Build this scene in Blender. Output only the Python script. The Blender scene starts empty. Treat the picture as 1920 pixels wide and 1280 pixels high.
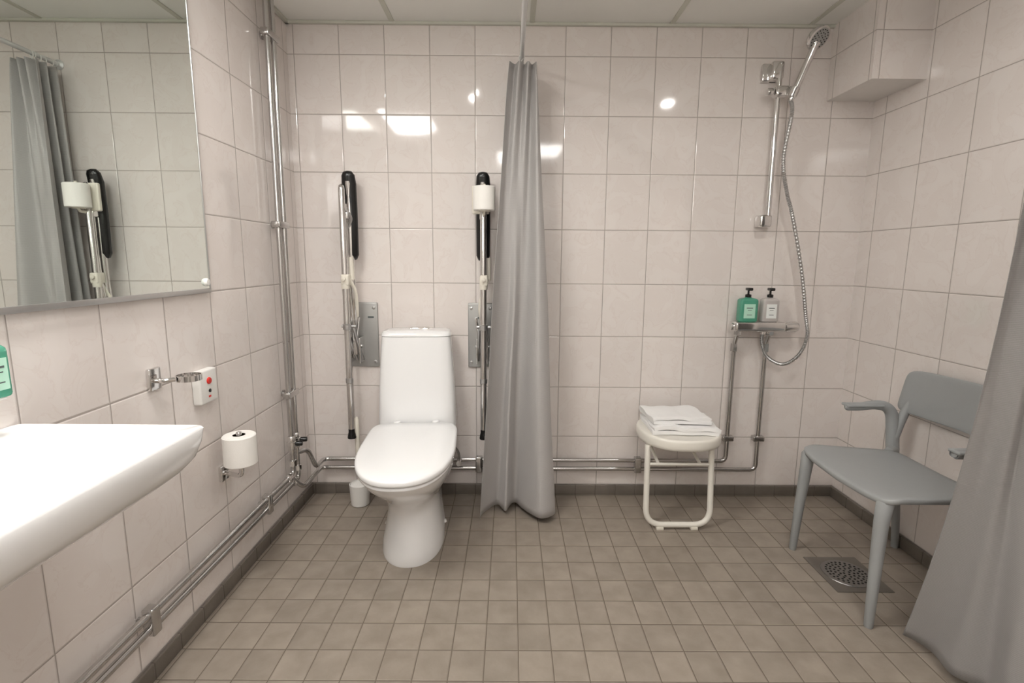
import bpy, bmesh, random
from math import *
from mathutils import Vector, Matrix, noise
random.seed(4)
XL,XR,D,YB,HC,CH=-.993,1.624,2.438,-1.1,2.185,1.1627
scn=bpy.context.scene
# ------------------------------------------------------------------ materials
def newmat(name):
    m=bpy.data.materials.new(name); m.use_nodes=True
    nt=m.node_tree; b=nt.nodes['Principled BSDF']; return m,nt,b
def mat(name,col,rough=.4,metal=0,var=.04,scale=30,bump=0,bscale=200,trans=0,coat=0,emit=0,sheen=0):
    m,nt,b=newmat(name)
    tc=nt.nodes.new('ShaderNodeTexCoord')
    n=nt.nodes.new('ShaderNodeTexNoise'); n.inputs['Scale'].default_value=scale; n.inputs['Detail'].default_value=3
    nt.links.new(tc.outputs['Object'],n.inputs['Vector'])
    r=nt.nodes.new('ShaderNodeMix'); r.data_type='RGBA'
    r.inputs[6].default_value=(*[c*(1-var) for c in col],1); r.inputs[7].default_value=(*[min(1,c*(1+var)) for c in col],1)
    nt.links.new(n.outputs['Fac'],r.inputs[0]); nt.links.new(r.outputs[2],b.inputs['Base Color'])
    b.inputs['Roughness'].default_value=rough; b.inputs['Metallic'].default_value=metal
    b.inputs['Transmission Weight'].default_value=trans; b.inputs['Coat Weight'].default_value=coat
    b.inputs['Sheen Weight'].default_value=sheen
    if emit:
        b.inputs['Emission Color'].default_value=(*col,1); b.inputs['Emission Strength'].default_value=emit
    if bump:
        n2=nt.nodes.new('ShaderNodeTexNoise'); n2.inputs['Scale'].default_value=bscale
        nt.links.new(tc.outputs['Object'],n2.inputs['Vector'])
        bp=nt.nodes.new('ShaderNodeBump'); bp.inputs['Strength'].default_value=bump; bp.inputs['Distance'].default_value=.002
        nt.links.new(n2.outputs['Fac'],bp.inputs['Height']); nt.links.new(bp.outputs[0],b.inputs['Normal'])
    return m
def M(nt,op,a,b=None,c=None):
    n=nt.nodes.new('ShaderNodeMath'); n.operation=op
    for i,v in enumerate((a,b,c)):
        if v is None: continue
        if isinstance(v,(int,float)): n.inputs[i].default_value=v
        else: nt.links.new(v,n.inputs[i])
    return n.outputs[0]
def tilemat(name,ua,va,w,h,pu,pv,c1,c2,grout,gw,rough,tilt,vein,tonevar,seed=0):
    m,nt,b=newmat(name); L=nt.links.new
    tc=nt.nodes.new('ShaderNodeTexCoord'); sp=nt.nodes.new('ShaderNodeSeparateXYZ'); L(tc.outputs['Object'],sp.inputs[0])
    u=M(nt,'DIVIDE',M(nt,'SUBTRACT',sp.outputs[ua],pu),w); v=M(nt,'DIVIDE',M(nt,'SUBTRACT',sp.outputs[va],pv),h)
    fu=M(nt,'FRACT',u); fv=M(nt,'FRACT',v)
    du=M(nt,'MULTIPLY',M(nt,'MINIMUM',fu,M(nt,'SUBTRACT',1.,fu)),w); dv=M(nt,'MULTIPLY',M(nt,'MINIMUM',fv,M(nt,'SUBTRACT',1.,fv)),h)
    d=M(nt,'MINIMUM',du,dv)
    mr=nt.nodes.new('ShaderNodeMapRange'); mr.interpolation_type='SMOOTHSTEP'; L(d,mr.inputs[0]); mr.inputs[1].default_value=gw*.6; mr.inputs[2].default_value=gw*1.3
    cell=nt.nodes.new('ShaderNodeCombineXYZ'); L(M(nt,'FLOOR',u),cell.inputs[0]); L(M(nt,'FLOOR',v),cell.inputs[1]); cell.inputs[2].default_value=seed
    wn=nt.nodes.new('ShaderNodeTexWhiteNoise'); L(cell.outputs[0],wn.inputs['Vector'])
    # veins / mottling, shifted per tile
    vm=nt.nodes.new('ShaderNodeVectorMath'); vm.operation='MULTIPLY_ADD'; L(wn.outputs['Color'],vm.inputs[0]); vm.inputs[1].default_value=(9,9,9); L(tc.outputs['Object'],vm.inputs[2])
    n1=nt.nodes.new('ShaderNodeTexNoise'); L(vm.outputs[0],n1.inputs['Vector']); n1.inputs['Scale'].default_value=9 if vein else 14; n1.inputs['Detail'].default_value=6; n1.inputs['Distortion'].default_value=1.4 if vein else .2
    cr=nt.nodes.new('ShaderNodeValToRGB'); L(n1.outputs['Fac'],cr.inputs[0]); e=cr.color_ramp.elements
    if vein:
        e[0].position=.40; e[0].color=(0,0,0,1); e[1].position=.62; e[1].color=(.15,.15,.15,1)
        k=e.new(.475); k.color=(0.06,.06,.06,1); k=e.new(.495); k.color=(.30,.30,.30,1); k=e.new(.515); k.color=(.08,.08,.08,1)
    else:
        e[0].position=.3; e[1].position=.7
    mx=nt.nodes.new('ShaderNodeMix'); mx.data_type='RGBA'; L(cr.outputs[0],mx.inputs[0]); mx.inputs[6].default_value=(*c1,1); mx.inputs[7].default_value=(*c2,1)
    hv=nt.nodes.new('ShaderNodeHueSaturation'); L(mx.outputs[2],hv.inputs['Color']); 
    L(M(nt,'MULTIPLY_ADD',wn.outputs['Value'],tonevar,1-tonevar/2),hv.inputs['Value'])
    mg=nt.nodes.new('ShaderNodeMix'); mg.data_type='RGBA'; L(mr.outputs[0],mg.inputs[0]); mg.inputs[6].default_value=(*grout,1); L(hv.outputs[0],mg.inputs[7])
    L(mg.outputs[2],b.inputs['Base Color'])
    L(M(nt,'MULTIPLY_ADD',mr.outputs[0],rough-.8,.8),b.inputs['Roughness'])
    g=nt.nodes.new('ShaderNodeNewGeometry')
    s1=nt.nodes.new('ShaderNodeVectorMath'); s1.operation='SUBTRACT'; L(wn.outputs['Color'],s1.inputs[0]); s1.inputs[1].default_value=(.5,.5,.5)
    s2=nt.nodes.new('ShaderNodeVectorMath'); s2.operation='SCALE'; L(s1.outputs[0],s2.inputs[0]); s2.inputs['Scale'].default_value=tilt
    s3=nt.nodes.new('ShaderNodeVectorMath'); s3.operation='ADD'; L(g.outputs['Normal'],s3.inputs[0]); L(s2.outputs[0],s3.inputs[1])
    s4=nt.nodes.new('ShaderNodeVectorMath'); s4.operation='NORMALIZE'; L(s3.outputs[0],s4.inputs[0])
    mr2=nt.nodes.new('ShaderNodeMapRange'); mr2.interpolation_type='SMOOTHSTEP'; L(d,mr2.inputs[0]); mr2.inputs[1].default_value=gw*.5; mr2.inputs[2].default_value=gw*3
    n3=nt.nodes.new('ShaderNodeTexNoise'); L(tc.outputs['Object'],n3.inputs['Vector']); n3.inputs['Scale'].default_value=7 if vein else 120
    bp=nt.nodes.new('ShaderNodeBump'); bp.inputs['Strength'].default_value=.6; bp.inputs['Distance'].default_value=.0015
    L(M(nt,'ADD',mr2.outputs[0],M(nt,'MULTIPLY',n3.outputs['Fac'],.3 if vein else .35)),bp.inputs['Height']); L(s4.outputs[0],bp.inputs['Normal'])
    L(bp.outputs[0],b.inputs['Normal'])
    b.inputs['Specular IOR Level'].default_value=.75 if vein else .5
    return m
T1=(.80,.745,.712); T2=(.66,.56,.515); GR=(.375,.335,.305)
m_back=tilemat('tile_back',0,2,.2,.25,-.9646,.0522,T1,T2,GR,.0016,.07,.020,True,.04,1)
m_left=tilemat('tile_left',1,2,.232,.25,1.237,.0522,T1,T2,GR,.0016,.08,.012,True,.04,2)
m_right=tilemat('tile_right',1,2,.226,.25,2.13,.0522,T1,T2,GR,.0016,.08,.012,True,.04,3)
m_floor=tilemat('tile_floor',0,1,.1,.115,-.97,2.438-.02,(.325,.279,.232),(.25,.212,.174),(.135,.107,.082),.0016,.40,.006,False,.14,4)
m_baseb=tilemat('tile_base_x',0,2,.1,.5,-.97,-.2,(.175,.152,.13),(.14,.12,.10),(.10,.085,.07),.0015,.4,.004,False,.12,5)
m_basey=tilemat('tile_base_y',1,2,.115,.5,2.418,-.2,(.175,.152,.13),(.14,.12,.10),(.10,.085,.07),.0015,.4,.004,False,.12,6)
m_ceil=mat('ceiling_panel_white',(.86,.855,.82),.7,var=.01,bump=.15,bscale=300)
m_tbar=mat('ceiling_grid',(.60,.60,.53),.5)
m_plaster=mat('painted_wall',(.78,.75,.72),.6)
m_chrome=mat('chrome',(.74,.73,.72),.10,1,var=.03)
m_pipe=mat('chromed_pipe',(.55,.54,.53),.2,1,var=.05)
m_steel=mat('brushed_steel',(.55,.55,.55),.32,1,var=.06)
m_greyplate=mat('grey_metal_paint',(.42,.42,.41),.35,.5)
m_ceramic=mat('white_ceramic',(.87,.87,.87),.08,coat=.5,var=.005)
m_seatpl=mat('white_seat_plastic',(.86,.86,.86),.18,var=.005)
m_white=mat('white_plastic',(.80,.79,.76),.35,var=.02)
m_cream=mat('cream_plastic',(.76,.72,.63),.4,var=.03)
m_enam=mat('white_enamel',(.80,.77,.70),.3,var=.02)
m_black=mat('black_rubber',(.008,.008,.008),.25,var=.1)
m_mirror=mat('mirror_glass',(.78,.83,.795),.0,1,var=0)
m_chair=mat('grey_plastic',(.325,.335,.335),.45,var=.02,bump=.1,bscale=600)
m_paper=mat('tissue_paper',(.86,.84,.80),.9,var=.02,bump=.3,bscale=400)
m_card=mat('cardboard',(.22,.13,.06),.8)
m_towel=mat('terry_cotton',(.92,.91,.90),.95,var=.02,bump=1,bscale=500,sheen=.3)
m_green=mat('green_soap',(.12,.48,.33),.12,trans=.4,var=.03)
m_clear=mat('milky_soap',(.66,.62,.60),.12,trans=.3,var=.02)
m_label=mat('paper_label',(.80,.82,.80),.6)
m_glabel=mat('green_label',(.45,.72,.58),.6)
m_ink=mat('ink',(.08,.10,.10),.6)
m_red=mat('red_button',(.65,.03,.02),.35)
m_grate=mat('drain_steel',(.20,.18,.16),.45,.6)
m_grate2=mat('drain_grate_steel',(.26,.25,.24),.4,.9)
m_dark=mat('dark_hole',(.01,.01,.01),.9)
m_door=mat('door_laminate',(.62,.60,.56),.4)
m_rail=mat('rail_aluminium',(.72,.72,.72),.35,.3)
def emis(name,col,s):
    m,nt,b=newmat(name); b.inputs['Base Color'].default_value=(.8,.8,.8,1)
    b.inputs['Emission Color'].default_value=(*col,1); b.inputs['Emission Strength'].default_value=s
    return m
def curtainmat(name,c):
    m,nt,b=newmat(name); L=nt.links.new
    tc=nt.nodes.new('ShaderNodeTexCoord')
    w=nt.nodes.new('ShaderNodeTexWave'); w.wave_type='BANDS'; w.bands_direction='Z'; w.inputs['Scale'].default_value=70; w.inputs['Distortion'].default_value=1.5; w.inputs['Detail'].default_value=2
    L(tc.outputs['Object'],w.inputs['Vector'])
    n=nt.nodes.new('ShaderNodeTexNoise'); n.inputs['Scale'].default_value=350; L(tc.outputs['Object'],n.inputs['Vector'])
    s=M(nt,'ADD',M(nt,'MULTIPLY',w.outputs['Fac'],.6),M(nt,'MULTIPLY',n.outputs['Fac'],.6))
    mx=nt.nodes.new('ShaderNodeMix'); mx.data_type='RGBA'; L(s,mx.inputs[0]); mx.inputs[6].default_value=(*[k*.88 for k in c],1); mx.inputs[7].default_value=(*[k*1.1 for k in c],1)
    L(mx.outputs[2],b.inputs['Base Color']); b.inputs['Roughness'].default_value=.5; b.inputs['Sheen Weight'].default_value=.15
    bp=nt.nodes.new('ShaderNodeBump'); bp.inputs['Strength'].default_value=.25; bp.inputs['Distance'].default_value=.001; L(s,bp.inputs['Height']); L(bp.outputs[0],b.inputs['Normal'])
    return m
m_curt=curtainmat('curtain_fabric',(.405,.388,.378))
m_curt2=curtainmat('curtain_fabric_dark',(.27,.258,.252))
# ------------------------------------------------------------------ mesh helpers
def group(name,loc,rot=0):
    e=bpy.data.objects.new(name,None); e.empty_display_size=.05; e.location=loc; e.rotation_euler=(0,0,rot)
    scn.collection.objects.link(e); return e
def obj(name,verts,faces,mats,grp=None,smooth=True,local=False,sharp=40,fm=None):
    me=bpy.data.meshes.new(name); me.from_pydata([tuple(v) for v in verts],[],faces)
    bm=bmesh.new(); bm.from_mesh(me); bmesh.ops.recalc_face_normals(bm,faces=bm.faces); bm.to_mesh(me); bm.free()
    return finish(name,me,mats,grp,smooth,local,sharp,fm)
def finish(name,me,mats,grp,smooth=True,local=False,sharp=40,fm=None):
    if not isinstance(mats,(list,tuple)): mats=[mats]
    for m in mats: me.materials.append(m)
    if fm:
        for p in me.polygons: p.material_index=fm(p)
    if smooth:
        for p in me.polygons: p.use_smooth=True
        me.set_sharp_from_angle(angle=radians(sharp))
    o=bpy.data.objects.new(name,me); scn.collection.objects.link(o)
    if grp:
        o.parent=grp
        if not local: o.location=-Vector(grp.location)
    return o
def rbox(name,c,s,mats,grp=None,bev=.003,seg=3,local=False,rot=None,fm=None):
    bm=bmesh.new(); bmesh.ops.create_cube(bm,size=1)
    for v in bm.verts: v.co=Vector((v.co.x*s[0],v.co.y*s[1],v.co.z*s[2]))
    if bev>0: bmesh.ops.bevel(bm,geom=bm.edges[:],offset=min(bev,min(s)*.49),segments=seg,profile=.5,affect='EDGES')
    if rot: bmesh.ops.rotate(bm,verts=bm.verts[:],cent=(0,0,0),matrix=rot.to_3x3())
    bmesh.ops.translate(bm,verts=bm.verts[:],vec=c)
    me=bpy.data.meshes.new(name); bm.to_mesh(me); bm.free()
    return finish(name,me,mats,grp,True,local,35,fm)
def crom(pts,n=8):
    P=[Vector(p) for p in pts]; out=[]; N=len(P)
    for i in range(N-1):
        p0=P[max(i-1,0)];p1=P[i];p2=P[i+1];p3=P[min(i+2,N-1)]
        for k in range(n):
            t=k/n; out.append(.5*((2*p1)+(-p0+p2)*t+(2*p0-5*p1+4*p2-p3)*t*t+(-p0+3*p1-3*p2+p3)*t**3))
    out.append(P[-1]); return out
def fillet(pts,r,n=6,closed=False):
    P=[Vector(p) for p in pts]; out=[] if closed else [P[0]]; N=len(P)
    for i in (range(N) if closed else range(1,N-1)):
        a,b,c=P[i-1],P[i],P[(i+1)%N]; d1=(a-b);d2=(c-b); rr=min(r,d1.length*.49,d2.length*.49)
        s=b+d1.normalized()*rr; e=b+d2.normalized()*rr
        for k in range(n+1):
            t=k/n; out.append((1-t)**2*s+2*t*(1-t)*b+t*t*e)
    if not closed: out.append(P[-1])
    return out
def tube(name,pts,r,mats,grp=None,local=False,seg=14,closed=False,flat=None,up=None,cap=True):
    P=[Vector(p) for p in pts]; N=len(P)
    R=list(r) if isinstance(r,(list,tuple)) else [r]*N
    if len(R)!=N:
        R0=R; R=[]
        for i in range(N):
            q=i/(N-1)*(len(R0)-1); k=min(int(q),len(R0)-2); R.append(R0[k]+(R0[k+1]-R0[k])*(q-k))
    verts=[];faces=[]; nrm=None
    for i in range(N):
        if closed: t=(P[(i+1)%N]-P[i-1])
        else: t=P[min(i+1,N-1)]-P[max(i-1,0)]
        t=t.normalized() if t.length>0 else Vector((0,0,1))
        if nrm is None or up is not None:
            u=Vector(up) if up is not None else (Vector((0,0,1)) if abs(t.z)<.9 else Vector((0,1,0)))
            nrm=(u-t*u.dot(t)); nrm=nrm.normalized() if nrm.length>1e-6 else t.orthogonal().normalized()
        else:
            nrm=(nrm-t*nrm.dot(t)); nrm=nrm.normalized() if nrm.length>1e-6 else t.orthogonal().normalized()
        b=t.cross(nrm)
        f=1 if flat is None else flat
        for k in range(seg):
            a=2*pi*k/seg; verts.append(P[i]+nrm*cos(a)*R[i]*f+b*sin(a)*R[i])
    M_=N if closed else N-1
    for i in range(M_):
        j=(i+1)%N
        for k in range(seg):
            faces.append((i*seg+k,i*seg+(k+1)%seg,j*seg+(k+1)%seg,j*seg+k))
    if not closed and cap: faces.append(tuple(range(seg))); faces.append(tuple((N-1)*seg+k for k in range(seg)))
    return obj(name,verts,faces,mats,grp,True,local,50)
def cyl(name,a,b,r,mats,grp=None,local=False,seg=24,r2=None,bev=0):
    a=Vector(a);b=Vector(b);r2=r if r2 is None else r2
    if bev:
        d=(b-a).normalized(); pts=[a,a+d*bev*.3,a+d*bev,b-d*bev,b-d*bev*.3,b]; R=[r-bev,r-bev*.3,r,r2,r2-bev*.3,r2-bev]
        return tube(name,pts,R,mats,grp,local,seg)
    return tube(name,[a,b],[r,r2],mats,grp,local,seg)
def lathe(name,prof,c,mats,grp=None,local=False,seg=32,axis=None,fm=None):
    c=Vector(c); q=Vector((0,0,1)).rotation_difference(Vector(axis)) if axis else None
    verts=[];faces=[]
    for (r,z) in prof:
        for k in range(seg):
            a=2*pi*k/seg; v=Vector((r*cos(a),r*sin(a),z)); 
            if q: v=q@v
            verts.append(c+v)
    n=len(prof)
    for i in range(n-1):
        for k in range(seg): faces.append((i*seg+k,i*seg+(k+1)%seg,(i+1)*seg+(k+1)%seg,(i+1)*seg+k))
    if prof[0][0]>1e-5: faces.append(tuple(range(seg)))
    if prof[-1][0]>1e-5: faces.append(tuple((n-1)*seg+k for k in range(seg)))
    return obj(name,verts,faces,mats,grp,True,local,35,fm)
def loft(name,rings,mats,grp=None,local=False,caps=(True,True),sharp=40):
    n=len(rings[0]); verts=[v for r in rings for v in r]; faces=[]
    for i in range(len(rings)-1):
        for k in range(n): faces.append((i*n+k,i*n+(k+1)%n,(i+1)*n+(k+1)%n,(i+1)*n+k))
    if caps[0]: faces.append(tuple(range(n)))
    if caps[1]: faces.append(tuple((len(rings)-1)*n+k for k in range(n)))
    return obj(name,verts,faces,mats,grp,True,local,sharp)
def sgp(x,p): return copysign(abs(x)**p,x)
def rrect(cx,cy,hx,hy,z,e=5,n=48):
    return [Vector((cx+hx*sgp(cos(2*pi*k/n),2/e),cy+hy*sgp(sin(2*pi*k/n),2/e),z)) for k in range(n)]
def screw(name,c,ax,r,grp,local=False): return lathe(name,[(r,0),(r*.9,.002),(r*.5,.003),(0,.003)],c,m_steel,grp,local,12,axis=ax)
# ------------------------------------------------------------------ room shell
TH=.08
rbox('wall_back',((XL+XR)/2,D+TH/2,HC/2),(XR-XL+2*TH,TH,HC),m_back,bev=0)
rbox('wall_left',(XL-TH/2,(YB+D)/2,HC/2),(TH,D-YB,HC),m_left,bev=0)
rbox('wall_right',(XR+TH/2,(YB+D)/2,HC/2),(TH,D-YB,HC),m_right,bev=0)
rbox('wall_front',((XL+XR)/2,YB-TH/2,HC/2),(XR-XL+2*TH,TH,HC),m_plaster,bev=0)
rbox('floor',((XL+XR)/2,(YB+D)/2,-TH/2),(XR-XL+2*TH,D-YB+2*TH,TH),m_floor,bev=0)
rbox('ceiling',((XL+XR)/2,(YB+D)/2,HC+TH/2),(XR-XL+2*TH,D-YB+2*TH,TH),m_ceil,bev=0)
bb=.012
rbox('baseboard_back',((XL+XR)/2,D-bb/2,.026),(XR-XL-.001,bb,.052),m_baseb,bev=.003)
rbox('baseboard_left',(XL+bb/2,(YB+D)/2,.026),(bb,D-YB-.001,.052),m_basey,bev=.003)
rbox('baseboard_right',(XR-bb/2,(YB+D)/2,.026),(bb,D-YB-.001,.052),m_basey,bev=.003)
bx,by,bz=1.408,2.145,1.874
rbox('boxed_duct',((bx+XR)/2,(by+D)/2,(bz+HC)/2),(XR-bx,D-by,HC-bz),[m_back,m_left,m_plaster],bev=0,fm=lambda p:(1 if abs(p.normal.x)>.5 else (0 if abs(p.normal.y)>.5 else 2)))
g=group('ceiling_grid',(.3,1,HC))
for i,x in enumerate((-.525,.085,.695,1.3)):
    rbox('grid_bar_%d'%i,(x,(YB+D)/2,HC-.002),(.022,D-YB-.002,.004),m_tbar,g,bev=.001,seg=1)
for i,y in enumerate((1.2,0.0)):
    rbox('grid_cross_%d'%i,((XL+XR)/2,y,HC-.0025),(XR-XL-.002,.022,.004),m_tbar,g,bev=.001,seg=1)
rbox('trim_back',((XL+XR)/2,D-.009,HC-.006),(XR-XL,.018,.012),m_tbar,bev=.002)
rbox('trim_left',(XL+.009,(YB+D)/2,HC-.006),(.018,D-YB,.012),m_tbar,bev=.002)
rbox('trim_right',(XR-.009,(YB+by)/2,HC-.006),(.018,by-YB-.002,.012),m_tbar,bev=.002)
g=group('door_1',(1.05,YB,1))
rbox('leaf',(1.05,YB+.02,1.02),(.9,.04,2.02),m_door,g)
for s in (-1,1): rbox('jamb',(1.05+s*.48,YB+.025,1.03),(.06,.05,2.06),m_white,g)
rbox('head',(1.05,YB+.025,2.07),(1.02,.05,.06),m_white,g)
cyl('handle',(.69,YB+.04,1.0),(.69,YB+.09,1.0),.01,m_steel,g); cyl('lever',(.69,YB+.09,1.0),(.81,YB+.09,1.0),.009,m_steel,g)
# ------------------------------------------------------------------ lights
def panel(x,y,sx,sy,strength,col=(1,.972,.938)):
    g=group('ceiling_and_fill_panel',(x,y,HC))
    rbox('frame',(x,y,HC-.012),(sx+.05,sy+.05,.018),m_white,g,bev=.004)
    rbox('diffuser',(x,y,HC-.022),(sx,sy,.006),emis('diffuser_glow',col,strength),g,bev=.001)
panel(-.74,.90,.34,.40,42)
panel(.20,-.35,.60,.60,16)  # extra fill panel behind the camera, added to brighten the room
def down(x,y,s):
    g=group('recessed_downlight',(x,y,HC))
    lathe('rim',[(.034,0),(.050,0),(.052,-.004),(.048,-.010),(.036,-.010),(.034,-.003)],(x,y,HC),m_chrome,g)
    lathe('lamp',[(0,-.004),(.033,-.004),(.034,-.001)],(x,y,HC),emis('lamp_glow',(1,.965,.92),s),g)
down(1.0,1.37,440); down(-.23,1.45,360)
g=group('added_fill_lamp',(.02,YB,1.86))  # added fill lamp, unseen behind the camera, evens out walls and ceiling
rbox('backplate',(.02,YB+.012,1.86),(.18,.024,.40),m_white,g,bev=.006)
rbox('diffuser',(.02,YB+.05,1.86),(.14,.07,.36),emis('added_fill_glow',(1,.972,.938),29),g,bev=.02)
# ------------------------------------------------------------------ mirror
g=group('bathroom_mirror',(XL,1.0,1.55))
rbox('glass',(XL+.008,.95,1.065+.5),(.006,1.47,1.02),m_mirror,g,bev=.001,seg=1)
rbox('bottom_channel',(XL+.009,.95,1.058),(.014,1.47,.014),m_steel,g,bev=.002)
rbox('edge_strip',(XL+.008,1.686,1.565),(.010,.004,1.02),m_steel,g,bev=.001)
lathe('clip',[(0,.01),(.01,.009),(.013,.004),(.013,0)],(XL+.011,1.665,1.085),m_white,g,axis=(1,0,0),seg=16)
# ------------------------------------------------------------------ washbasin
g=group('washbasin',(-.80,.66,.80))
cx=(XL+.001-.612)/2; hx=(-.612-XL-.001)/2; cy,hy=.665,.335
def sec(z,ix,iy,e): return rrect(cx-ix/2,cy,hx-ix/2,hy-iy,z,e,120)
rings=[sec(.60,.26,.22,3),sec(.645,.19,.16,3.5),sec(.695,.11,.095,6),sec(.733,.048,.042,11),sec(.752,.024,.022,16),sec(.772,.010,.010,22),sec(.80,.003,.003,30),sec(.826,0,0,36),sec(.830,.003,.003,36)]
def bas(z,s,e): return rrect(cx+.02,cy-.02,hx*.76*s,hy*.80*s,z,e,120)
rings+= [bas(.829,1.0,7),bas(.8265,.985,7),bas(.812,.95,6),bas(.795,.85,5),bas(.785,.55,3),bas(.782,.1,2.5)]
loft('basin_body',rings,m_ceramic,g,sharp=50)
lathe('waste',[(0,.003),(.02,.003),(.024,.001),(.024,-.01)],(cx+.035,cy,.783),m_chrome,g)
lathe('tap_body',[(.024,0),(.024,.004),(.02,.01),(.02,.085),(.022,.09),(.022,.11),(.0,.115)],(XL+.05,.60,.829),m_chrome,g)
tube('tap_spout',crom([(XL+.06,.60,.89),(XL+.12,.60,.90),(XL+.165,.60,.885)],6),.012,m_chrome,g)
tube('tap_lever',[(XL+.05,.60,.945),(XL+.12,.60,.965)],[.008,.006],m_chrome,g)
tube('trap',fillet([(cx+.02,cy,.61),(cx+.02,cy,.45),(XL,cy,.45)],.04),.017,m_chrome,g)
lathe('trap_cup',[(0,0),(.03,.004),(.032,.01),(.032,.09),(.02,.1)],(cx+.02,cy,.40),m_chrome,g)
# ------------------------------------------------------------------ bottles
def bottle(x,y,z,mbody,mlab,rz=0,w=.072,d=.045,h=.10):
    g=group('soap_bottle',(x,y,z),rz)
    hx,hy=w/2,d/2
    R=[rrect(0,0,hx*s,hy*s,zz,6,32) for s,zz in ((.9,0),(.97,.002),(1,.006),(1,h-.012),(.96,h-.005),(.8,h),(.35,h+.004),(.30,h+.007))]
    loft('body',R,mbody,g,local=True)
    lathe('collar',[(.013,0),(.0135,.002),(.0135,.012),(.008,.014),(.0045,.016),(.0045,.032),(0,.032)],(0,0,h+.006),m_black,g,True,20)
    rbox('pump_head',(0,-.006,h+.043),(.022,.036,.013),m_black,g,bev=.004,local=True)
    rbox('label',(0,-hy-.0006,h*.46),(w*.62,.0012,h*.62),mlab,g,bev=.0003,seg=1,local=True)
    for k,(ww,zz) in enumerate(((.35,.60),(.22,.50),(.28,.30))): rbox('print_%d'%k,(0,-hy-.0014,h*zz),(w*ww,.0006,.0022 if k else .004),m_ink,g,bev=0,local=True)
    return g
bottle(1.094,D-.072,.890,m_green,m_glabel,w=.083,d=.05,h=.105)
bottle(1.195,D-.072,.890,m_clear,m_label,w=.075,d=.048,h=.105)
# ------------------------------------------------------------------ ring holder on left wall
def ringholder(y,z,r=.03):
    g=group('bottle_ring_holder',(XL,y,z))
    rbox('wall_plate',(XL+.006,y-.045,z+.005),(.012,.045,.062),m_chrome,g,bev=.003)
    tube('arm',fillet([(XL+.01,y-.045,z),(XL+.035,y-.045,z),(XL+.052,y-.028,z)],.015),.007,m_chrome,g)
    R=[]
    for (q,zz) in ((r,-.008),(r,.008),(r+.003,.008),(r+.003,-.008),(r,-.008)):
        R.append([Vector((XL+.075+q*cos(2*pi*k/40),y+q*sin(2*pi*k/40),z+zz)) for k in range(40)])
    loft('ring',R,m_chrome,g,caps=(False,False),sharp=30)
ringholder(1.435,.825)
# soap bottle on a small wall bracket above the basin
YS=.917
g=group('bottle_wall_bracket',(XL,YS,.905))
rbox('backplate',(XL+.003,YS,.93),(.006,.036,.06),m_white,g,bev=.002)
rbox('ledge',(XL+.03,YS-.004,.9035),(.056,.034,.005),m_white,g,bev=.002)
bottle(XL+.037,YS,.906,m_green,m_glabel,rz=radians(90),w=.05,d=.05,h=.095)
g=group('emergency_call_panel',(XL,1.62,.755))
rbox('body',(XL+.014,1.605,.757),(.028,.092,.108),m_white,g,bev=.006,seg=4)
lathe('red_button',[(.011,0),(.011,.003),(.009,.005),(0,.005)],(XL+.028,1.605,.775),m_red,g,axis=(1,0,0),seg=20)
lathe('black_button',[(.006,0),(.006,.002),(0,.003)],(XL+.028,1.607,.742),m_black,g,axis=(1,0,0),seg=16)
rbox('red_mark',(XL+.0285,1.605,.724),(.001,.012,.006),m_red,g,bev=0)
# ------------------------------------------------------------------ toilet paper
def roll(c,grp,r=.052,h=.10):
    lathe('roll_paper',[(.02,.0),(r-.003,0),(r,.003),(r,h-.003),(r-.003,h),(.02,h),(.02,0)],c,m_paper,grp,seg=40)
    lathe('roll_core',[(.0199,h-.001),(.0199,.001),(.0175,.001),(.0175,h-.001),(.0199,h-.001)],c,m_card,grp)
g=group('toilet_paper_holder',(XL,1.68,.45))
rx,ry,rz=XL+.085,1.652,.476
roll((rx,ry,rz),g,r=.052,h=.102)
lathe('holder_tray',[(0,-.004),(.03,-.004),(.03,0),(0,0)],(rx,ry,rz),m_chrome,g)
cyl('spindle',(rx,ry,rz),(rx,ry,rz+.112),.009,m_chrome,g,bev=.003)
tube('holder_arm',fillet([(XL+.008,ry+.03,rz-.045),(rx,ry,rz-.045),(rx,ry,rz)],.03),.008,m_chrome,g)
rbox('wall_plate',(XL+.006,ry+.03,rz-.045),(.012,.045,.055),m_chrome,g,bev=.003)
# ------------------------------------------------------------------ pipes
g=group('water_pipes',(0,D-.03,.17))
PX=XL+.036; BY=D-.033; pr=.0105
tube('riser_cold',fillet([(PX,2.165,HC),(PX,2.155,.222),(PX,-.6,.222)],.025),pr,m_pipe,g)
tube('riser_hot',fillet([(PX,2.22,HC),(PX,2.205,.182),(PX,-.6,.182)],.025),pr,m_pipe,g)
tube('wall_pipe_upper',fillet([(PX,2.205,.30),(PX+.03,2.25,.30),(PX+.045,2.30,.192),(PX+.045,BY,.192),(1.063,BY,.192),(1.063,BY,.78),(1.063,D-.065,.845)],.03),pr,m_pipe,g)
tube('wall_pipe_lower',fillet([(PX,2.15,.20),(PX+.03,2.18,.148),(PX+.03,BY,.148),(1.213,BY,.148),(1.213,BY,.78),(1.213,D-.065,.845)],.03),pr,m_pipe,g)
for y,z in ((2.163,2.03),(2.158,1.30),(2.155,.58)):
    rbox('riser_clip',(PX,y+.027,z),(.034,.098,.026),m_pipe,g,bev=.005); cyl('clip_stud',(XL,y+.027,z),(PX,y+.027,z),.008,m_pipe,g)
    cyl('clip_rose',(XL,y+.027,z),(XL+.006,y+.027,z),.016,m_pipe,g)
for y in (1.91,1.245,.5):
    rbox('wall_clip',(PX,y,.202),(.032,.032,.078),m_pipe,g,bev=.005); cyl('clip_stud',(XL,y,.202),(PX,y,.202),.008,m_pipe,g)
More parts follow.
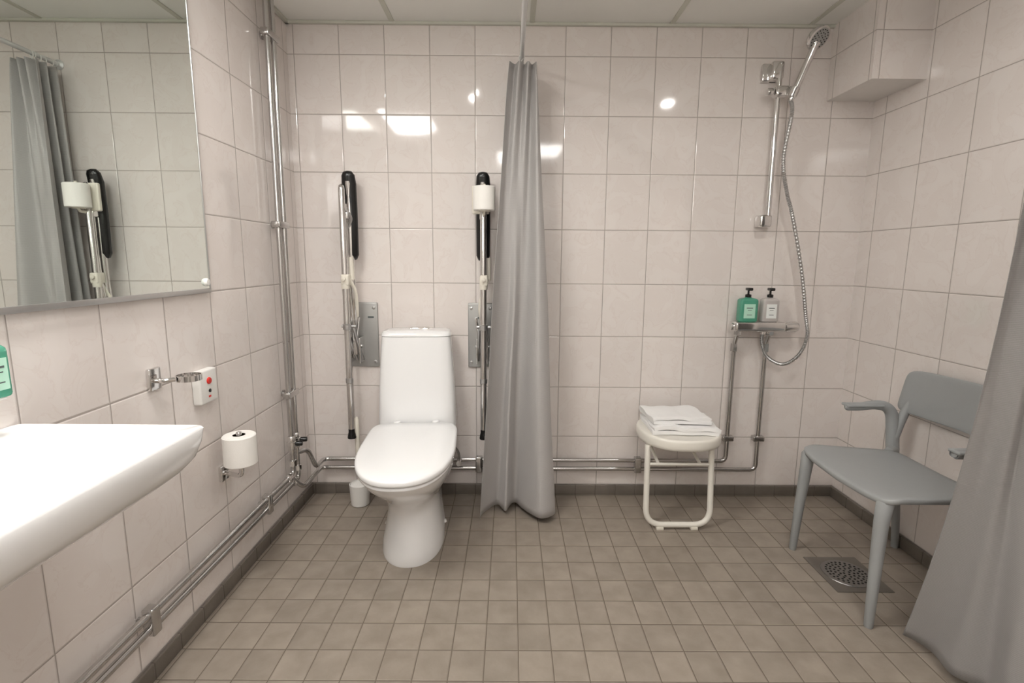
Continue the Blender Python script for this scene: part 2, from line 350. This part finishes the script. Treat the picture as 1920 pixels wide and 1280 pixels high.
for x in (.63,-.15):
    rbox('back_clip',(x,BY,.17),(.034,.032,.078),m_pipe,g,bev=.005); cyl('clip_stud',(x,D,.17),(x,BY,.17),.008,m_pipe,g)
for x in (1.063,1.213):
    rbox('drop_clip',(x,BY,.31),(.055,.034,.026),m_pipe,g,bev=.005); cyl('clip_stud',(x,D,.31),(x,BY,.31),.008,m_pipe,g)
    lathe('coupling',[(.013,-.02),(.016,-.018),(.016,.018),(.013,.02)],(x,BY,.76),m_chrome,g,seg=6)
for y,z in ((2.155,.36),(2.207,.36)):
    lathe('stop_valve',[(.013,-.035),(.016,-.03),(.016,-.012),(.02,-.01),(.02,.01),(.016,.012),(.016,.03),(.013,.035)],(PX,y,z),m_chrome,g,seg=16)
    cyl('valve_knob',(PX,y,z),(PX+.045,y+.01,z),.011,m_black,g,bev=.003)
for y,z in ((2.155,.222),(2.205,.182)):
    lathe('elbow_nut',[(.012,-.014),(.017,-.012),(.017,.012),(.012,.014)],(PX,y,z+.05),m_chrome,g,seg=8)
    lathe('elbow_nut',[(.012,-.014),(.017,-.012),(.017,.012),(.012,.014)],(PX,y-.045,z),m_chrome,g,seg=8,axis=(0,1,0))
tube('toilet_supply',fillet([(-.245,BY,.192),(-.245,BY-.03,.192),(-.245,BY-.045,.25),(-.30,BY-.07,.33)],.02),.006,m_chrome,g)
cyl('toilet_valve',(-.245,BY,.192),(-.245,BY-.055,.192),.013,m_chrome,g)
# ------------------------------------------------------------------ toilet
g=group('toilet',(-.434,D,0),radians(4))
def egg(vb,vf,hw,z,ef=2.2,eb=5,mid=.45,n=64,ox=0):
    vm=vb+(vf-vb)*mid; out=[]
    for k in range(n):
        a=2*pi*k/n; c,s=cos(a),sin(a)
        e=ef if s<0 else eb
        out.append(Vector((ox+hw*sgp(c,2/e),-vm+(( vf-vm) if s<0 else (vm-vb))*sgp(s,2/e),z)))
    return out
S=[(0,.19,.640,.126,.004),(.012,.19,.642,.127,.004),(.05,.19,.632,.122,.005),(.11,.19,.605,.111,.006),(.17,.18,.59,.105,.006),(.22,.17,.605,.110,.004),(.265,.16,.655,.130,.002),(.31,.15,.725,.154,0),(.35,.15,.785,.170,0),(.385,.15,.825,.178,0),(.405,.15,.835,.180,0)]
loft('bowl',[egg(b,f,h,z,2.2,4,.5,64,o) for z,b,f,h,o in S],m_ceramic,g,True,sharp=60)
def lid(name,z0,z1,ins,m,dome=0):
    A=lambda z,i:egg(.235+i,.862-i,.186-i,z,2.35,7,.42)
    r=[A(z0,ins+.006),A(z0+.002,ins+.001),A(z0+.006,ins),A(z1-.008,ins),A(z1-.003,ins+.003),A(z1,ins+.010)]
    for k in (.04,.09,.14): r.append([Vector((p.x*(1-k/.2),p.y*(1-k/.2)-(.55)*(k/.2),z1+dome*k/.14)) for p in A(z1,ins+.01)])
    loft(name,r,m,g,True,sharp=60)
lid('seat_ring',.405,.421,.007,m_seatpl)
lid('seat_lid',.4235,.447,0,m_seatpl,.004)
for s in (-1,1): cyl('hinge',(s*.085,-.228,.425),(s*.085,-.228,.45),.016,m_seatpl,g,True,bev=.004)
TK=[(.30,.14,.05,.20),(.36,.165,.035,.212),(.42,.177,.03,.215),(.52,.173,.03,.210),(.65,.167,.03,.203),(.78,.158,.03,.197),(.822,.154,.03,.194)]
loft('cistern',[rrect(0,-(b+f)/2,h,(f-b)/2,z,5,64) for z,h,b,f in TK],m_ceramic,g,True,sharp=60)
LT=[(.8225,.152,.032,.192),(.825,.156,.028,.197),(.836,.154,.028,.195),(.844,.146,.034,.188),(.848,.126,.05,.17),(.8485,.05,.10,.13)]
loft('cistern_lid',[rrect(0,-(b+f)/2,h,(f-b)/2,z,5,64) for z,h,b,f in LT],m_ceramic,g,True,sharp=60)
rbox('flush_button',(.01,-.11,.851),(.085,.045,.010),m_chrome,g,bev=.004,local=True)
for s in (-1,1): lathe('floor_bolt_cap',[(0,.012),(.008,.01),(.011,0)],(s*.122+.004,-.35,.03),m_white,g,True,16)
# ------------------------------------------------------------------ toilet brush
g=group('toilet_brush',(-.715,2.315,0))
lathe('holder',[(.036,0),(.042,.004),(.046,.06),(.048,.105),(.044,.108),(.042,.10),(.04,.02),(0,.015)],(-.715,2.315,0),m_white,g)
lathe('brush_cap',[(0,.122),(.012,.12),(.03,.112),(.041,.106),(.041,.10)],(-.715,2.315,0),m_white,g)
tube('handle',[(-.715,2.315,.11),(-.717,2.32,.24),(-.719,2.322,.26),(-.72,2.325,.42),(-.72,2.325,.43)],[.006,.006,.011,.011,.005],m_cream,g)
# ------------------------------------------------------------------ grab bars
def grab(X,Xp,withroll):
    g=group('grab_bar',(X,D,.85))
    W=lambda x,u,z:(X+x,D-u,z)
    pc=Xp-X; Z=Vector((0,0,1))
    rbox('wall_plate',W(pc,.006,.805),(.155 if not withroll else .12,.012,.31),m_greyplate,g,bev=.005)
    for i in (-1,1):
        for j in (-1,1): screw('bolt',W(pc+i*(.045 if withroll else .06),.012,.805+j*.13),(0,-1,0),.008,g)
    rbox('logo_patch',W(pc+.045 if not withroll else pc,.0125,.89),(.028,.002,.008),m_ink,g,bev=0)
    for i in (-1,1): rbox('hinge_cheek',W(pc*.45+i*.024,.045,.74),(.006,.08,.12),m_chrome,g,bev=.002)
    cyl('hinge_pin',W(pc*.45-.032,.062,.76),W(pc*.45+.032,.062,.76),.009,m_steel,g)
    ax=.018 if not withroll else -.004
    tube('arm_tube',crom([W(pc*.45,.062,.72),W(pc*.4,.066,.85),W(ax,.085,1.0),W(ax,.088,1.2),W(ax,.088,1.42),W(ax,.094,1.50)],8),.0145,m_chrome,g)
    tube('arm_tube_inner',crom([W(pc*.45-.008,.05,.72),W(pc*.3,.10,.92),W(ax*.3,.118,1.08),W(ax*.3,.118,1.40)],8),.010,m_chrome,g)
    P=[W(ax,.078,1.155),W(ax,.078,1.16),W(ax,.078,1.18),W(ax,.076,1.35),W(ax,.08,1.49),W(ax,.09,1.525),W(ax,.098,1.538),W(ax,.10,1.542)]
    tube('armrest_pad',P,[.008,.022,.031,.032,.032,.029,.02,.006],m_black,g,seg=20,up=(0,1,0),flat=.75)
    tube('support_leg',[W(0,.135,.375),W(0,.135,1.46),W(0,.135,1.475),W(0,.135,1.482)],[.0142,.0142,.012,.004],m_chrome,g,seg=18)
    lathe('leg_foot',[(.019,0),(.02,.004),(.017,.02),(.0145,.03),(.0145,.045),(0,.046)],W(0,.135,.335),m_black,g,seg=20)
    lathe('leg_collar',[(.0145,0),(.017,.002),(.017,.02),(.0145,.022)],W(0,.135,.60),m_steel,g,seg=18)
    cyl('cross_link',W(0,.135,1.35),W(ax,.088,1.35),.009,m_chrome,g)
    rbox('link_block',W(ax*.5,.11,1.35),(.03,.05,.03),m_chrome,g,bev=.005)
    rbox('clamp',W(.002,.128,1.07),(.036,.05,.05),m_cream,g,bev=.008)
    lathe('clamp_screw',[(.009,0),(.009,.01),(0,.012)],W(.0,.153,1.075),m_cream,g,axis=(0,-1,0),seg=16)
    lathe('clamp_sleeve',[(.0165,0),(.018,.004),(.018,.05),(.0165,.054)],W(0,.135,1.03),m_cream,g,seg=20)
    k=1.35 if not withroll else 1
    tube('cream_link',crom([W(.012,.12,1.075),W(k*(pc*.45+.01),.10,1.02),W(k*pc*.75,.08,.95),W(k*pc*.6,.06,.88)],6),[.013,.011,.013,.010],m_cream,g,flat=.6)
    tube('cream_link_short',[W(.02,.105,1.17),W(.02,.10,1.07)],[.011,.012],m_cream,g)
    for i in (-1,1):
        tube('scissor_link',[W(pc*.2+i*.016,.12,.86),W(pc*.5+i*.016,.075,.76),W(pc*.9+i*.014,.045,.69)],[.007,.008,.007],m_steel,g)
        tube('scissor_link_b',[W(pc*.9+i*.018,.10,.90),W(pc*.25+i*.018,.085,.80),W(pc*.55+i*.016,.045,.70)],[.006,.007,.006],m_chrome,g)
    cyl('scissor_pin',W(-.03+pc*.1,.125,.86),W(.035+pc*.1,.125,.86),.007,m_steel,g)
    lathe('slide_collar',[(.0145,0),(.019,.003),(.019,.025),(.0145,.028)],W(0,.135,.845),m_steel,g,seg=18)
    if withroll:
        c=Vector(W(.006,.18,1.37)); roll(c,g,r=.047,h=.100)
        tube('roll_holder',fillet([W(0,.135,1.355),W(.006,.18,1.355),W(.006,.18,1.48)],.015),.006,m_cream,g)
        rbox('roll_backplate',W(-.012,.125,1.42),(.075,.018,.12),m_cream,g,bev=.006)
        cyl('roll_bush',c-Z*.004,c,.025,m_cream,g)
    else:
        tube('upper_hook',crom([W(.012,.10,1.30),W(.03,.115,1.34),W(.012,.13,1.38)],6),.007,m_steel,g)
grab(-.738,-.708,False)
grab(-.122,-.142,True)
# ------------------------------------------------------------------ curtains
def sheet(name,top,bot,ztop,zbot,n,p,grp,m,hem=lambda s:0,nz=60,lump=.012):
    A=crom([(a,b,0) for a,b in top],n); B=crom([(a,b,0) for a,b in bot],n); N=len(A); verts=[];faces=[]
    for j in range(nz+1):
        t=j/nz
        for i in range(N):
            s=i/(N-1); w=t**p
            a,b=A[i],B[i]; zb=zbot+hem(s); z=ztop+(zb-ztop)*t
            x=a.x*(1-w)+b.x*w; y=a.y*(1-w)+b.y*w
            nn=noise.noise(Vector((s*11,z*1.6,p)))*lump*min(1,t*2)
            verts.append(Vector((x+nn,y+nn*.7,z)))
    for j in range(nz):
        for i in range(N-1): faces.append((j*N+i,j*N+i+1,(j+1)*N+i+1,(j+1)*N+i))
    o=obj(name,verts,faces,m,grp,True,False,180)
    md=o.modifiers.new('thick','SOLIDIFY'); md.thickness=.0012
    return o,A
RZ=2.0
gr=group('curtain_rail',(.6,1.6,RZ))
tube('rail_track',fillet([(.04,D,RZ),(.04,1.23,RZ),(XR,1.23,RZ)],.12,10),.0095,m_rail,gr)
lathe('flange',[(.022,0),(.022,.004),(.012,.01),(.012,.02)],(.04,D,RZ),m_rail,gr,axis=(0,-1,0))
lathe('flange',[(.022,0),(.022,.004),(.012,.01),(.012,.02)],(XR,1.23,RZ),m_rail,gr,axis=(-1,0,0))
cyl('hanger_rod',(.075,1.28,RZ),(.075,1.28,HC),.006,m_rail,gr)
g=group('shower_curtain',(.04,2.3,1.0))
top=[(-.012,2.262),(.012,2.298),(.03,2.258),(.05,2.30),(.066,2.262),(.082,2.30),(.098,2.268),(.09,2.30),(.03,2.31),(-.005,2.32),(.03,2.335),(.085,2.345),(.06,2.36),(-.0,2.37),(.03,2.395),(.09,2.405)]
bot=[(-.130,2.120),(-.112,2.185),(-.055,2.260),(-.020,2.195),(.020,2.280),(.062,2.225),(.135,2.130),(.205,2.185),(.10,2.295),(-.05,2.29),(-.07,2.32),(.08,2.33),(.13,2.355),(-.04,2.365),(.0,2.395),(.10,2.405)]
o,A=sheet('fabric',top,bot,RZ-.031,.03,10,.85,g,m_curt)
for i in (1,5,8,10,12,14):
    p=A[min(i*10,len(A)-1)]
    tube('glider',fillet([(.04,p.y,RZ+.011),(.052,p.y,RZ),(.04,p.y,RZ-.012),(.035,p.y,RZ-.028),(.028,p.y,RZ-.012),(.028,p.y,RZ)],.006,3,True),.0018,m_white,gr,seg=6,closed=True)
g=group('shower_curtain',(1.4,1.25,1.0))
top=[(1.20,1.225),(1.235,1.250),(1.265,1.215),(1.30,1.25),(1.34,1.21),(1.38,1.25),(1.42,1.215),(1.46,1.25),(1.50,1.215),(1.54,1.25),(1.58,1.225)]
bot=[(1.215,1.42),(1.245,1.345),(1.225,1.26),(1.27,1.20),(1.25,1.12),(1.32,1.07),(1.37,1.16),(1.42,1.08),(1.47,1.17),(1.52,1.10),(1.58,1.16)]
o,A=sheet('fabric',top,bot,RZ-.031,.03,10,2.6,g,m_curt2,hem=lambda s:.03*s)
for i in range(0,11,2):
    p=A[min(i*10,len(A)-1)]
    tube('glider',fillet([(p.x,1.23,RZ+.011),(p.x,1.243,RZ),(p.x,1.23,RZ-.012),(p.x,1.225,RZ-.028),(p.x,1.218,RZ-.012),(p.x,1.218,RZ)],.006,3,True),.0018,m_white,gr,seg=6,closed=True)
# ------------------------------------------------------------------ shower set
g=group('shower_set',(1.17,D-.05,1.65))
SX=1.165; SY=D-.05
cyl('riser_rail',(SX,SY,1.355),(SX,SY,2.0),.0115,m_chrome,g)
rbox('top_bracket',(SX-.01,D-.03,1.985),(.05,.06,.075),m_chrome,g,bev=.008)
rbox('top_bracket_arm',(SX-.028,D-.012,1.985),(.07,.024,.075),m_chrome,g,bev=.006)
rbox('bottom_bracket',(SX-.012,D-.032,1.345),(.055,.064,.055),m_chrome,g,bev=.01)
rbox('slider',(SX+.005,SY-.012,1.892),(.06,.05,.045),m_chrome,g,bev=.01)
cyl('slider_knob',(SX-.03,SY-.012,1.892),(SX-.055,SY-.012,1.892),.016,m_chrome,g,bev=.004)
ho=Vector((SX+.042,SY-.045,1.87)); hh=Vector((1.265,2.305,2.065))
lathe('handset_cradle',[(.017,-.02),(.02,-.018),(.021,.018),(.018,.02)],ho+Vector((0,0,.012)),m_chrome,g,axis=hh-ho)
tube('handset_handle',crom([ho-(hh-ho)*.12,ho,ho+(hh-ho)*.5,hh-(hh-ho)*.10,hh],6),[.010,.0125,.0145,.015,.018],m_chrome,g)
ax=Vector((.30,-.62,-.60)).normalized()
hc=hh+Vector((.004,-.0,.020))
lathe('spray_head',[(0,-.030),(.02,-.028),(.036,-.018),(.046,-.004),(.050,.004),(.049,.010),(.044,.012)],hc,m_chrome,g,axis=ax,seg=36)
lathe('spray_face',[(.0445,.0105),(.042,.013),(0,.0145)],hc,m_greyplate,g,axis=ax,seg=36)
q=Vector((0,0,1)).rotation_difference(ax)
for rr,nn in ((.012,6),(.024,12),(.036,18)):
    for k in range(nn):
        a=2*pi*k/nn; c=hc+q@Vector((rr*cos(a),rr*sin(a),.014)); lathe('nozzle',[(.0022,-.001),(.0018,.002),(0,.0022)],c,m_black,g,axis=ax,seg=6)
hp=crom([ho-(hh-ho)*.10,(1.203,SY-.058,1.79),(1.198,SY-.03,1.61),(1.225,SY-.03,1.47),(1.262,SY-.03,1.36),(1.325,SY-.03,1.12),(1.36,SY-.035,.92),(1.375,SY-.035,.82),(1.345,SY-.035,.735),(1.275,SY-.035,.690),(1.20,SY-.03,.725),(1.178,SY-.015,.79),(1.178,D-.065,.85)],60)
tube('shower_hose',hp,[.0078+.0012*sin(i*2*pi/4) for i in range(len(hp))],m_steel,g,seg=10)
# ------------------------------------------------------------------ mixer
g=group('shower_mixer',(1.18,D-.065,.868))
MY=D-.066
rbox('body',(1.150,MY,.866),(.235,.078,.046),m_chrome,g,bev=.012,seg=5)
lathe('handle',[(.017,0),(.0225,.003),(.0235,.008),(.0235,.060),(.021,.066),(0,.067)],(1.270,MY,.864),m_chrome,g,axis=(1,0,0),seg=36)
cyl('handle_collar',(1.262,MY,.864),(1.274,MY,.864),.019,m_steel,g)
lathe('end_cap',[(.0185,0),(.0195,.004),(.018,.010),(0,.011)],(1.034,MY,.865),m_chrome,g,axis=(-1,0,0),seg=30)
for k in range(10):
    a=2*pi*k/10; rbox('grip',(1.305,MY+.0235*cos(a),.864+.0235*sin(a)),(.045,.003,.003),m_chrome,g,bev=.001,seg=1)
for x in (1.063,1.213):
    lathe('union_nut',[(.014,0),(.018,.003),(.018,.022),(.014,.025)],(x,MY+.003,.822),m_chrome,g,seg=6)
    cyl('wall_stub',(x,D,.866),(x,MY,.866),.012,m_chrome,g)
lathe('hose_outlet',[(.010,0),(.012,.002),(.012,.02)],(1.178,MY,.828),m_chrome,g)
# ------------------------------------------------------------------ stool
g=group('shower_stool',(.745,2.2,.2))
sc=(.757,2.225); ZS=.014
def st(z,s,hx=.178,hy=.185): return rrect(sc[0],sc[1],hx*s,hy*s,z+ZS,2.3,56)
loft('seat',[st(.362,.90),st(.360,.95),st(.364,.99),st(.375,1.0),st(.398,1.0),st(.406,.985),st(.409,.95),st(.406,.90),st(.405,.5),st(.405,.05)],m_enam,g,sharp=60)
x0,x1=.598,.880; yl=2.10
tube('leg_loop',fillet([(x0+.002,yl+.03,.375),(x0,yl,.02),(x1,yl,.02),(x1-.002,yl+.03,.375)],.075,10),.0125,m_enam,g,seg=16)
for x in (.66,.81): rbox('foot_pad',(x,yl,.007),(.032,.03,.014),m_cream,g,bev=.003)
tube('brace_bar',[(x0+.012,yl+.022,.29),(x1-.012,yl+.022,.29)],.007,m_enam,g)
for x in (x0+.05,x1-.05):
    tube('folding_strut',[(x,yl+.022,.29),(x,D-.02,.362)],.007,m_enam,g)
    rbox('wall_hinge',(x,D-.012,.36),(.035,.024,.05),m_enam,g,bev=.004)
tube('hinge_bar',[(x0+.05,D-.03,.365),(x1-.05,D-.03,.365)],.009,m_enam,g)
g=group('folded_towel',(.755,2.235,.41+ZS),radians(-6))
def towel(name,hx,hy,z0,layers,t,ox=0,oy=0,seed=0,skew=0):
    path=[]; z=z0+t/2
    for l in range(layers):
        a,b=(-hy,hy) if l%2==0 else (hy,-hy)
        for k in range(9): path.append((a+(b-a)*k/8,z))
        if l<layers-1:
            s=1 if b>0 else -1
            for k in (1,2,3):
                an=pi*k/4; path.append((b+s*sin(an)*t*.75,z+t*.5-cos(an)*t*.5))
            z+=t
    nx=26; verts=[];faces=[]
    for (y,zz) in path:
        for i in range(nx+1):
            x=-hx+2*hx*i/nx; e=(abs(x)/hx)**6
            n1=noise.noise(Vector((x*13,y*13,zz*30+seed)))
            verts.append(Vector((x+ox+n1*.006+skew*y+.008*sin(zz*70+seed),y+oy+n1*.006-skew*x*.5,zz+n1*.009*(1 if zz>z0+t else 0)-e*.004*(zz-z0)/t)))
    W=nx+1
    for j in range(len(path)-1):
        for i in range(nx): faces.append((j*W+i,j*W+i+1,(j+1)*W+i+1,(j+1)*W+i))
    o=obj(name,verts,faces,m_towel,g,True,True,180)
    md=o.modifiers.new('s','SOLIDIFY'); md.thickness=t*.88; md.offset=0
    b=o.modifiers.new('b','BEVEL'); b.width=t*.40; b.segments=4; b.limit_method='ANGLE'; b.angle_limit=radians(50)
    return o
towel('lower_fold',.142,.110,-.003,2,.0185,.004,-.004,0,-.10)
towel('upper_fold',.126,.092,.034,2,.0165,-.014,.014,5,-.18)
# ------------------------------------------------------------------ armchair
g=group('plastic_armchair',(1.36,1.71,.0))
n=80
sx0,sx1,sy0,sy1=1.148,1.515,1.478,1.935
scx,scy,shx,shy=(sx0+sx1)/2,(sy0+sy1)/2,(sx1-sx0)/2,(sy1-sy0)/2
def sring(s,dz):
    out=[]
    for k in range(n):
        a=2*pi*k/n; x=shx*s*sgp(cos(a),2/9); y=shy*s*sgp(sin(a),2/9)
        tx=x/shx
        y*= (1-.07*tx)
        z=.445-.012*(1-(y/shy)**2)*(1-.4*tx)+ (-.010*max(0,-tx-.7)/.3) -.006*tx
        out.append(Vector((scx+x,scy+y,z+dz)))
    return out
loft('seat',[sring(.97,-.020),sring(.995,-.017),sring(1.0,-.010),sring(.998,-.003),sring(.985,0)]+[sring(s,0) for s in (.9,.75,.55,.3,.05)],m_chair,g,sharp=60)
loft('seat_underside',[sring(.96,-.021),sring(.5,-.018),sring(.05,-.018)],m_chair,g,caps=(False,True))
for y0,y1 in ((1.493,1.500),(1.945,1.918)):
    tube('front_leg',[(1.163,y0,0),(1.163,y0,.004),(1.165,y0+(y1-y0)*.5,.2),(1.168,y1,.36),(1.172,y1,.420),(1.174,y1,.434)],[.012,.0135,.018,.0215,.024,.016],m_chair,g,seg=18)
for y0,s in ((1.965,1),(1.455,-1)):
    yy=1.71+s*.243
    P=crom([(1.597,y0,.0),(1.582,y0-.002*s,.15),(1.550,yy+.008*s,.34),(1.53,yy+.006*s,.44),(1.522,yy+.008*s,.52),(1.512,yy+.010*s,.572),(1.485,yy+.010*s,.600),(1.44,yy+.010*s,.607),(1.385,yy+.010*s,.600),(1.335,yy+.008*s,.600),(1.328,yy+.008*s,.600)],6)
    tube('rear_leg_and_arm',P,[.013,.015,.019,.023,.023,.022,.020,.018,.016,.016,.010],m_chair,g,seg=18)
    rbox('arm_pad',(1.395,yy+.010*s,.607),(.145,.045,.011),m_chair,g,bev=.005,seg=4)
    tube('back_post',crom([(1.527,yy,.48),(1.548,yy-.002*s,.56),(1.572,yy-.012*s,.64),(1.580,yy-.02*s,.70)],5),[.018,.017,.013,.010],m_chair,g,seg=14)
    tube('seat_bracket',[(1.535,yy+.004*s,.43),(1.49,yy-.03*s,.43)],[.02,.016],m_chair,g)
def bring(s,dx):
    out=[]
    for k in range(n):
        a=2*pi*k/n; y=.270*s*sgp(cos(a),2/11); z=.087*s*sgp(sin(a),2/7)
        yt=y/.270
        x=1.588-.030*yt*yt+.010*(z/.086)
        out.append(Vector((x+dx,1.712+y*(1-.03*(z/.086)),.664+z+.006*(1-yt*yt)))) 
    return out
loft('backrest',[bring(s,-.007) for s in (.05,.4,.75,.93)]+[bring(.985,-.005),bring(1,0),bring(.985,.005)]+[bring(s,.007) for s in (.93,.6,.05)],m_chair,g,sharp=60)
# ------------------------------------------------------------------ floor drain
g=group('floor_drain',(1.27,1.77,0))
dc=Vector((1.275,1.775,0))
rbox('frame',dc+Vector((0,0,.0015)),(.205,.22,.003),m_grate,g,bev=.001,seg=1)
lathe('grate',[(.0,.006),(.070,.006),(.078,.0055),(.084,.0055),(.086,.003)],dc,m_grate2,g,seg=48)
for rr,nn in ((.012,4),(.026,9),(.040,14),(.054,20),(.067,26)):
    for k in range(nn):
        a=2*pi*k/nn+rr*20; lathe('hole',[(0,.0068),(.0042,.0068),(.0042,.0055)],dc+Vector((rr*cos(a),rr*sin(a),0)),m_dark,g,seg=8)
# ------------------------------------------------------------------ world + camera
w=bpy.data.worlds.new('world'); scn.world=w; w.use_nodes=True; w.node_tree.nodes['Background'].inputs[0].default_value=(.5,.5,.5,1); w.node_tree.nodes['Background'].inputs[1].default_value=.1
th,yaw,roll_=.1575,-.0031,.0072
F=Vector((-sin(yaw)*cos(th),cos(yaw)*cos(th),-sin(th))); R0=Vector((cos(yaw),sin(yaw),0)); U0=R0.cross(F)
R1=cos(roll_)*R0+sin(roll_)*U0; U1=-sin(roll_)*R0+cos(roll_)*U0
cam=bpy.data.cameras.new('camera'); co=bpy.data.objects.new('camera',cam); scn.collection.objects.link(co)
mw=Matrix.Identity(4)
for i in range(3): mw[i][0]=R1[i]; mw[i][1]=U1[i]; mw[i][2]=-F[i]
mw[0][3],mw[1][3],mw[2][3]=0,0,CH
co.matrix_world=mw; cam.sensor_width=36; cam.lens=36*962.6/1920; cam.clip_start=.02
scn.camera=co
scn.view_settings.view_transform='Standard'; scn.view_settings.look='None'; scn.view_settings.exposure=0
